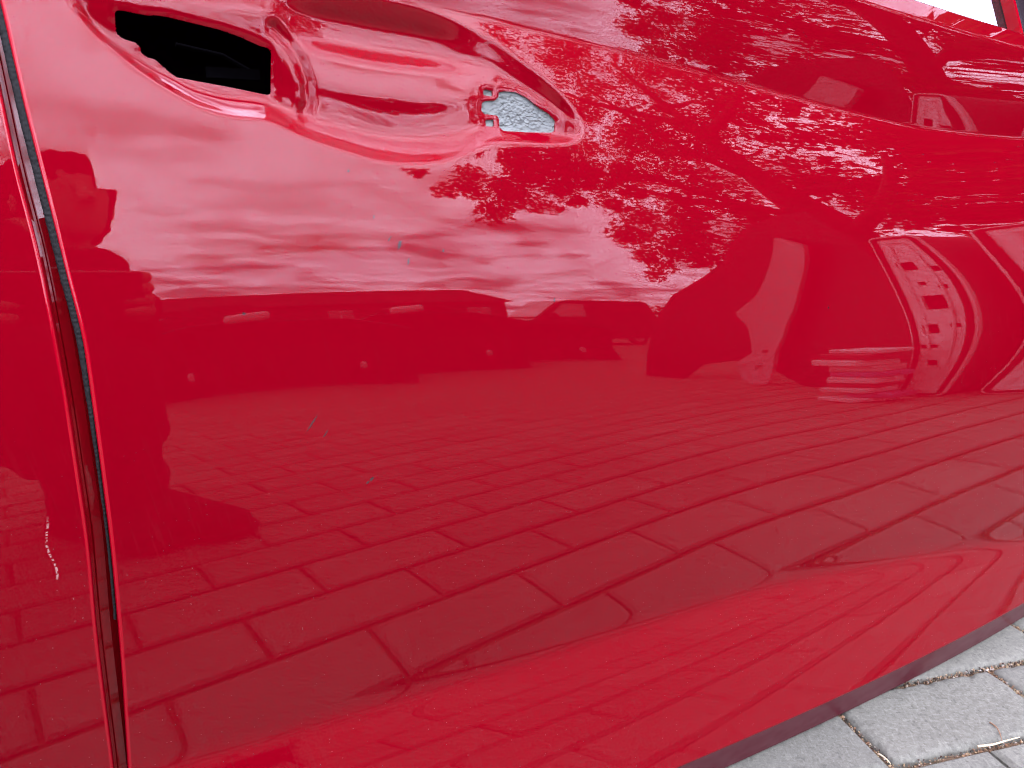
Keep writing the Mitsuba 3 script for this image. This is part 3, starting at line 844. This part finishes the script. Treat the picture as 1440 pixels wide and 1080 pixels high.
wing('fender', (2.47, -.45), math.atan2(.80, -.52), [(0, 0), (0, .16), (.03, .27), (.10, .42), (.22, .54), (.42, .64), (.56, .72), (.66, .82), (.80, .90), (.95, .93), (1.02, .93), (1.02, .0), (.72, 0), (.60, .10), (.45, .14), (.30, .10), (.22, 0)], 'dark_paint', 'large black front wing of a car standing on the pavers, mirrored under the tree', bulge=.07)
wing('fender_001', (2.17, -.02), math.atan2(.26, -.20), [(.0, .14), (.02, .04), (.07, .0), (.12, .01), (.125, .20), (.17, .36), (.27, .56), (.40, .76), (.33, .82), (.21, .66), (.10, .50), (.01, .42), (.045, .34), (.05, .20)], 'grey_primer', 'pale grey inner wing panel leaning on the black front wing', bulge=.04, lean=-.06, holes=([(.065, .10), (.09, .10), (.09, .125), (.065, .125)], [(.085, .20), (.105, .20), (.105, .22), (.085, .22)]))


scene['door_inner'] = rough((.045, .042, .045), .6)


def stood_door(key, base, heading, bsdf, label, length=.95):
    """A car door standing on its lower edge, seen at its shut face: body and shut face with latch openings."""
    F = frame(base, heading)
    zz = np.linspace(0, .80, 26) * .93
    outer = .105 + .030 * np.sin(np.pi * np.clip(zz / .80, 0, 1)) + .045 * (zz / .80) ** 1.4
    inner = .0 + .012 * np.sin(2 * np.pi * zz / .80) + .075 * (zz / .8) ** 1.3
    prof = Polygon(np.vstack([np.c_[outer, zz], np.c_[inner, zz][::-1]])).buffer(-.022).buffer(.022)
    m = trimesh.creation.extrude_polygon(prof, length - .012, engine='earcut')
    m.vertices = F(np.c_[m.vertices[:, 2] + .012, m.vertices[:, 0], m.vertices[:, 1] + .004])
    add(f'{key}__panel', m, 'door_inner', smooth=40)
    for i, off in enumerate((.010, .034)):
        ring = np.array(prof.buffer(-off).exterior.coords)
        add(f'{key}__edge_seal' + ('_001' if i else ''), tube(F(np.c_[np.full(len(ring), -.0015), ring[:, 0], ring[:, 1] + .004]), .0034 if i else .0055, 6), 'dark_plastic' if not i else bsdf, smooth=60)
    face = prof
    for (y, z, w, h) in ((.095, .44, .034, .050), (.130, .58, .012, .018), (.070, .33, .026, .034), (.115, .34, .012, .012), (.085, .60, .030, .032), (.065, .17, .02, .02), (.09, .52, .010, .010), (.122, .50, .010, .012), (.06, .25, .03, .012)):
        face = face.difference(Polygon([(y - w / 2, z - h / 2), (y + w / 2, z - h / 2), (y + w / 2, z + h / 2), (y - w / 2, z + h / 2)]).buffer(.003))
    m = trimesh.creation.extrude_polygon(face, .010, engine='earcut')
    m.vertices = F(np.c_[m.vertices[:, 2], m.vertices[:, 0], m.vertices[:, 1] + .004])
    add(f'{key}__shut_face', m, bsdf, smooth=40)
    m = trimesh.creation.extrude_polygon(prof.buffer(-.012), .0015, engine='earcut')
    m.vertices = F(np.c_[m.vertices[:, 2] + .0102, m.vertices[:, 0], m.vertices[:, 1] + .004])
    add(f'{key}__shade_sheet', m, 'shade_black')  # black sheet standing in for the shade inside the door
    tag(key, label, 'car door')


stood_door('car_door_002', (1.80, .41), math.radians(20), 'pale_paint', 'pale car door standing endwise with latch holes, first beside the black wing')
stood_door('car_door_003', (1.78, .565), math.radians(18), 'pale_paint', 'second pale car door standing endwise, mirrored at the right edge behind the stack of trays')
stood_door('car_door_004', (1.76, .72), math.radians(16), 'pale_paint', 'third pale car door, farthest right in the mirror image')
# a stack of plastic trays before the doors
_cols = [(.55, .55, .56), (.10, .12, .24), (.5, .5, .5), (.30, .04, .05), (.58, .58, .6), (.14, .16, .32), (.45, .43, .42), (.62, .62, .62), (.2, .03, .04), (.6, .6, .62)]
_sr = np.random.default_rng(3)
_tz = .003
for i, c in enumerate(_cols):
    scene[f'tray_{i}'] = rough(c, .35)
    a = math.radians(20 + _sr.normal(0, 11))
    th = _sr.uniform(.016, .032)
    m = rounded((.115 + _sr.uniform(-.025, .015), .10, th), .005, (0, 0, 0), np.array([[math.cos(a), math.sin(a), 0], [-math.sin(a), math.cos(a), 0], [0, 0, 1]]))
    m.vertices += V3(1.70 + _sr.normal(0, .010), .370 + _sr.normal(0, .010), _tz + th / 2)
    _tz += th + .0015
    add('tray_stack__tray' + (f'_{i:03d}' if i else ''), m, f'tray_{i}', smooth=40)
tag('tray_stack', 'small stack of mixed plastic trays in front of the pale doors', 'tray stack')

# bonnets and a headlamp unit leaning in the row of dark parts
scene['bonnet_grey'] = rough((.050, .048, .055), .3, specular=.35)
wing('bonnet', (.98, -2.30), math.radians(24), [(0, 0), (.05, .30), (.16, .46), (.38, .56), (.62, .57), (.84, .48), (.95, .30), (1.0, 0)], 'bonnet_grey', 'dark grey car bonnet standing behind the first bumper covers of the mirrored row', bulge=.10, cat='car bonnet')
wing('bonnet_001', (2.02, -1.86), math.radians(30), [(0, 0), (.02, .24), (.12, .42), (.34, .52), (.60, .50), (.78, .40), (.86, 0)], 'dark_paint', 'black car bonnet standing behind the glossy bumper cover of the mirrored row', bulge=.10, cat='car bonnet')
for i, (x, y, z, h, lb) in enumerate(((1.30, -1.72, .435, 30, 'clear headlamp unit lying on the second bumper cover'), (2.18, -1.56, .455, 15, 'clear headlamp unit lying on the third bumper cover'))):
    k = 'headlamp' + ('_001' if i else '')
    a = math.radians(h)
    ax = np.array([[math.cos(a), math.sin(a), .12], [-math.sin(a), math.cos(a), 0], [0, 0, 1]])
    add(k + '__lens', rounded((.20, .05, .055), .02, (x, y + .02, z + .028), ax), 'lamp_clear', smooth=40)
    add(k + '__housing', rounded((.18, .07, .05), .015, (x, y - .035, z + .028), ax), 'dark_plastic', smooth=40)
    tag(k, lb, 'headlamp')

# the van
scene['van_paint'] = two({'type': 'roughplastic', 'alpha': .2, 'int_ior': 1.3, 'diffuse_reflectance': rgb(.010, .010, .013)})
scene['sky_painted_glass'] = two({'type': 'roughplastic', 'alpha': .05, 'int_ior': 1.8, 'diffuse_reflectance': rgb(.34, .35, .36)})  # pale diffuse colour stands in for sky reflected in the glass
scene['tyre'] = rough((.012, .012, .012), .8)
scene['wheel_grey'] = rough((.3, .3, .31), .35, metallic=.6)
scene['red_lens'] = rough((.35, .01, .01), .2)
VF = frame((17.9, -8.55), math.radians(207))
_side = [(-2.4, .35), (-2.42, .9), (-2.38, 1.35), (-2.22, 1.92), (-2.05, 2.02), (.75, 2.04), (1.05, 1.97), (1.95, 1.22), (2.35, 1.08), (2.48, .80), (2.50, .38), (2.3, .30), (-2.3, .30)]
m = trimesh.creation.extrude_polygon(Polygon(_side).buffer(-.05).buffer(.05), 1.86, engine='earcut')
_t = (m.vertices[:, 1] - 1.0) / 1.04
_y = (m.vertices[:, 2] - .93) * (1 - .10 * np.clip(_t, 0, 1))
add('van__body', trimesh.Trimesh(VF(np.c_[m.vertices[:, 0], _y, m.vertices[:, 1]]), m.faces), 'van_paint', smooth=30)


def panel(key, pts, bsdf, fr, thick=.02):
    """A flat pane from four or more corner points, given real thickness."""
    p = fr(np.array(pts, float))
    n = np.cross(p[1] - p[0], p[2] - p[0])
    n /= np.linalg.norm(n)
    k = len(p)
    v = np.vstack([p - n * thick / 2, p + n * thick / 2])
    f = [[0, i, i + 1] for i in range(1, k - 1)] + [[k, k + i + 1, k + i] for i in range(1, k - 1)]
    for j in range(k):
        q = (j + 1) % k
        f += [[j, q, q + k], [j, q + k, j + k]]
    mm = trimesh.Trimesh(v, np.array(f), process=False)
    mm.fix_normals()
    add(key, mm, bsdf)


panel('van__windscreen', [(1.08, -.76, 1.955), (1.93, -.82, 1.25), (1.93, .82, 1.25), (1.08, .76, 1.955)], 'sky_painted_glass', lambda p: VF(p + V3(.014, 0, .016)))
for i, s in enumerate((-1, 1)):
    panel('van__side_window' + ('_001' if i else ''), [(.25, s * .905, 1.28), (1.55, s * .905, 1.28), (.98, s * .865, 1.86), (.25, s * .865, 1.86)], 'sky_painted_glass', VF)
    m = rounded((.10, .34, .20), .03, (0, 0, 0))
    m.vertices = VF(m.vertices + V3(2.42, s * .68, .86))
    add('van__headlight' + ('_001' if i else ''), m, 'lamp_clear', smooth=40)
    m = rounded((.06, .14, .34), .02, (0, 0, 0))
    m.vertices = VF(m.vertices + V3(-2.40, s * .80, 1.15))
    add('van__tail_light' + ('_001' if i else ''), m, 'red_lens', smooth=40)
    m = rounded((.12, .22, .24), .04, (0, 0, 0))
    m.vertices = VF(m.vertices + V3(1.45, s * 1.05, 1.30))
    add('van__mirror' + ('_001' if i else ''), m, 'dark_plastic', smooth=40)
for i, (x, s) in enumerate(((1.55, -1), (1.55, 1), (-1.5, -1), (-1.5, 1))):
    k = f'_{i:03d}' if i else ''
    tor = trimesh.creation.revolve(np.array([(.19, -.10), (.30, -.11), (.325, -.08), (.33, 0), (.325, .08), (.30, .11), (.19, .10), (.19, -.10)]), sections=28)
    hub = trimesh.creation.cylinder(radius=.195, height=.16, sections=24)
    for nm, q, b in (('', tor, 'tyre'), ('__rim', hub, 'wheel_grey')):
        q.vertices = VF(np.c_[q.vertices[:, 0], q.vertices[:, 2], q.vertices[:, 1]] + V3(x, s * .84, .33))
        add('van__wheel' + k + nm, q, b, smooth=35)
tag('van', 'dark van with windscreen coloured pale as sky reflection, parked far off, mirrored right of the long building', 'van')

# the long building behind the row of parts
scene['wall_dark'] = two({'type': 'diffuse', 'reflectance': mikit.proc(lambda p, n, uv: mikit.mix((.045, .040, .040), (.075, .065, .06), mikit.fbm(p.x * .7, p.y * .7, p.z * 3, 3)))})
scene['roof_dark'] = two({'type': 'diffuse', 'reflectance': rgb(.03, .028, .03)})
scene['window_white'] = rough((.62, .62, .64), .4)
scene['pane_grey'] = two({'type': 'roughplastic', 'alpha': .05, 'diffuse_reflectance': rgb(.20, .22, .25)})
P1, P2 = V3(37.6, -23.6, 0), V3(10.0, -46.0, 0)
_d = (P2 - P1) / np.linalg.norm(P2 - P1)
_len = float(np.linalg.norm(P2 - P1))
BF = frame((P1[0], P1[1], -.9), math.atan2(_d[1], _d[0]))
# in the building's frame x runs along the front, y points towards the yard or away from it
_sgn = 1.0 if (BF([0, 1, 0])[0] ** 2 + BF([0, 1, 0])[1] ** 2) > (BF([0, 0, 0])[0] ** 2 + BF([0, 0, 0])[1] ** 2) else -1.0
add('building__wall', (lambda v: trimesh.Trimesh(BF(v.vertices * V3(1, _sgn, 1)), v.faces))(box((_len, 9, 2.9), (_len / 2, 4.5, 1.45))), 'wall_dark')
_rp = np.array([(-.5, -.6, 2.9), (_len + .5, -.6, 2.9), (_len + .5, 9.6, 2.9), (-.5, 9.6, 2.9), (1.6, 4.5, 4.55), (_len - 1.6, 4.5, 4.55)])
_roof = trimesh.convex.convex_hull(_rp * V3(1, _sgn, 1))
add('building__roof', trimesh.Trimesh(BF(_roof.vertices), _roof.faces), 'roof_dark')
for i, (x, w) in enumerate(((2.0, 1.6), (6.2, 1.8), (11.5, 1.6), (17.0, 1.6), (22.5, 1.6), (28.0, 1.6))):
    k = f'_{i:03d}' if i else ''
    m = box((w, .12, 1.15), (x, -.05, 1.7))
    add('building__window' + k, trimesh.Trimesh(BF(m.vertices * V3(1, _sgn, 1)), m.faces), 'window_white')
    for j, dx in enumerate((-.25, .25)):
        m = box((w * .40, .04, .92), (x + dx * w, -.12, 1.7))
        add('building__window' + k + '__pane' + ('_001' if j else ''), trimesh.Trimesh(BF(m.vertices * V3(1, _sgn, 1)), m.faces), 'pane_grey')
tag('building', 'long dark single storey building at the far side, mirrored left of the van', 'building')

# low hedge of far trees on the skyline to the right of the van
_hr = np.random.default_rng(8)


def foliage(centres, radii, count, leaf, rng, squash=1.0):
    """Leaf-sized folded faces spread through clumps."""
    n = len(centres) * count
    c = np.repeat(np.asarray(centres, float), count, 0)
    r = np.repeat(np.asarray(radii, float), count)
    d = rng.normal(size=(n, 3))
    d /= np.linalg.norm(d, axis=1, keepdims=True)
    p = c + d * (r * rng.random(n) ** .45)[:, None] * V3(1, 1, squash)
    a = rng.normal(size=(n, 3))
    a[:, 2] *= .45
    a /= np.linalg.norm(a, axis=1, keepdims=True)
    b = np.cross(a, rng.normal(size=(n, 3)))
    b /= np.linalg.norm(b, axis=1, keepdims=True)
    s = leaf * rng.uniform(.6, 1.35, n)[:, None]
    v = np.stack([p - a * s, p - b * s * .42, p + a * s, p + b * s * .42], 1).reshape(-1, 3)
    i = np.arange(n)[:, None] * 4
    f = np.vstack([i + [0, 1, 2], i + [0, 2, 3]])
    return v, f


scene['leaf'] = {'type': 'principledthin', 'base_color': mikit.proc(lambda p, n, uv: mikit.mix((.022, .045, .012), (.05, .085, .02), mikit.noise(p.x * 9, p.y * 9, p.z * 9))), 'roughness': .6, 'diff_trans': .5}
scene['bark'] = rough((.05, .04, .03), .9)
_tr = np.random.default_rng(19)
TC = V3(7.6, -.35, 0)
_hub = V3(7.7, -.2, 4.4)
cl, rr_ = [], []
for _ in range(900):
    d = _tr.normal(size=3)
    d /= np.linalg.norm(d)
    q = _hub + d * V3(3.0, 2.75, 3.1) * _tr.random() ** .42
    if q[2] < .95 or _tr.random() < .25:
        continue
    if math.hypot(q[0], q[1]) < 4.4:
        continue
    cl.append(q)
    rr_.append(_tr.uniform(.22, .50))
    if len(cl) > 205:
        break
# a lower branch reaching out to the left
limb_tip = V3(4.6, -2.35, 2.45)
for t in np.linspace(0, 1, 90):
    q = V3(7.0, -.9, 3.2) * (1 - t) + limb_tip * t + _tr.normal(0, .36, 3) * V3(1, 1, .9)
    if t > .35:
        cl.append(q)
        rr_.append(_tr.uniform(.06, .26))
for _ in range(46):
    cl.append(V3(6.75, -.95, 1.75) + _tr.normal(size=3) * V3(.55, .6, .42))
    rr_.append(_tr.uniform(.12, .30))
_v1, _f1 = foliage(cl, rr_, 150, .046, _tr)
_keep = _tr.random(len(cl) * 150) < np.repeat(np.clip(np.array(rr_) / .22, .25, 1), 150)
_keep2 = np.concatenate([_keep, _keep])
add('tree__crown', (_v1, _f1[_keep2]), 'leaf')
limbs_ = [tube([TC, TC + V3(.05, .02, 1.2), TC + V3(.1, .1, 2.6), TC + V3(.05, .2, 4.2), TC + V3(.1, .15, 6.2)], [.22, .18, .15, .10, .03], 12)]
for k in range(9):
    z = 1.6 + .42 * k
    a = k * 2.4
    e = TC + V3(math.cos(a) * 1.9, math.sin(a) * 1.9, z + 1.1)
    limbs_.append(tube([TC + V3(.07, .08, z), TC * .5 + e * .5 + V3(0, 0, z * .5 - .1), e], [.075, .05, .015], 8))
limbs_.append(tube([TC + V3(.08, .1, 2.3), V3(6.6, -1.1, 3.0), V3(5.4, -1.9, 2.75), limb_tip], [.07, .05, .03, .01], 8))
for k in range(14):
    q = np.asarray(cl[_tr.integers(0, len(cl))])
    b0 = TC + V3(.08, .1, max(1.6, q[2] * .8))
    limbs_.append(tube([b0, (b0 + q) / 2 + V3(0, 0, .15), q], [.016, .009, .003], 6))
add('tree__trunk', trimesh.util.concatenate(limbs_), 'bark', smooth=50)
tag('tree', 'leafy tree with drooping branches at the right of the yard, mirrored below the crease', 'tree')
cl2, rr2 = [], []
for _ in range(210):
    d = _tr.normal(size=3)
    d /= np.linalg.norm(d)
    q = V3(8.6, 2.0, 3.7) + d * V3(2.3, 2.2, 2.5) * _tr.random() ** .42
    cl2.append(q)
    rr2.append(_tr.uniform(.25, .55))
add('tree_001__crown', foliage(cl2, rr2, 150, .07, _tr), 'leaf')
T2 = V3(8.6, 2.0, 0)
add('tree_001__trunk', trimesh.util.concatenate([tube([T2, T2 + V3(.03, .02, 1.4), T2 + V3(-.04, .06, 2.6), T2 + V3(.05, 0, 3.9)], [.15, .12, .07, .02], 12)] + [tube([T2 + V3(0, .05, 1.5 + .5 * k), T2 + V3(math.cos(k * 2.3) * .8, math.sin(k * 2.3) * .8, 2.3 + .5 * k), T2 + V3(math.cos(k * 2.3) * 1.6, math.sin(k * 2.3) * 1.6, 2.9 + .5 * k)], [.04, .025, .008], 8) for k in range(5)]), 'bark', smooth=50)
tag('tree_001', 'second leafy tree farther right, behind the pale doors', 'tree')
hc, hr_ = [], []
for x in np.linspace(0, 1, 60):
    q = V3(60, -22, 0) * (1 - x) + V3(64, 30, 0) * x
    hc.append(q + V3(_hr.normal(0, 1), 0, _hr.uniform(-.6, .9)))
    hr_.append(_hr.uniform(.9, 1.8))
add('hedge', foliage(hc, hr_, 90, .32, _hr), 'leaf', 'low dark hedge on the skyline right of the van', 'hedge')

# ------------------------------------------------------------------ straw and a twig caught on the pavers
scene['straw_matter'] = rough((.50, .42, .27), .5)
scene['twig_matter'] = rough((.20, .11, .06), .7)


def stalk(key, pts, r, bsdf, label, cat, group=None):
    p = np.array(pts, float)
    t = np.linspace(0, 1, len(p))
    q = np.stack([PchipInterpolator(t, p[:, k])(np.linspace(0, 1, 14)) for k in range(3)], 1)
    add(key, tube(q, r * (1 - .6 * np.linspace(0, 1, 14) ** 2), 6), bsdf, label, cat, group, smooth=60)


stalk('straw', [(.419, .5868, .0015), (.4304, .5877, .0022), (.4459, .5922, .0024), (.4642, .5986, .0016)], .0011, 'straw_matter', 'pale straw lying along the paver joint at the lower right corner', 'straw')
stalk('twig', [(.4487, .6186, .0014), (.4502, .6099, .0022), (.4477, .6005, .002), (.4451, .594, .001)], .0006, 'twig_matter', 'thin brown curved twig on the paver, ending at the straw', 'twig')
stalk('straw_001', [(.3264, .5788, .0004), (.3295, .5719, .0012), (.3311, .5659, .0006)], .0008, 'straw_matter', 'short straw in the cross joint nearest the bottom of the picture', 'straw')
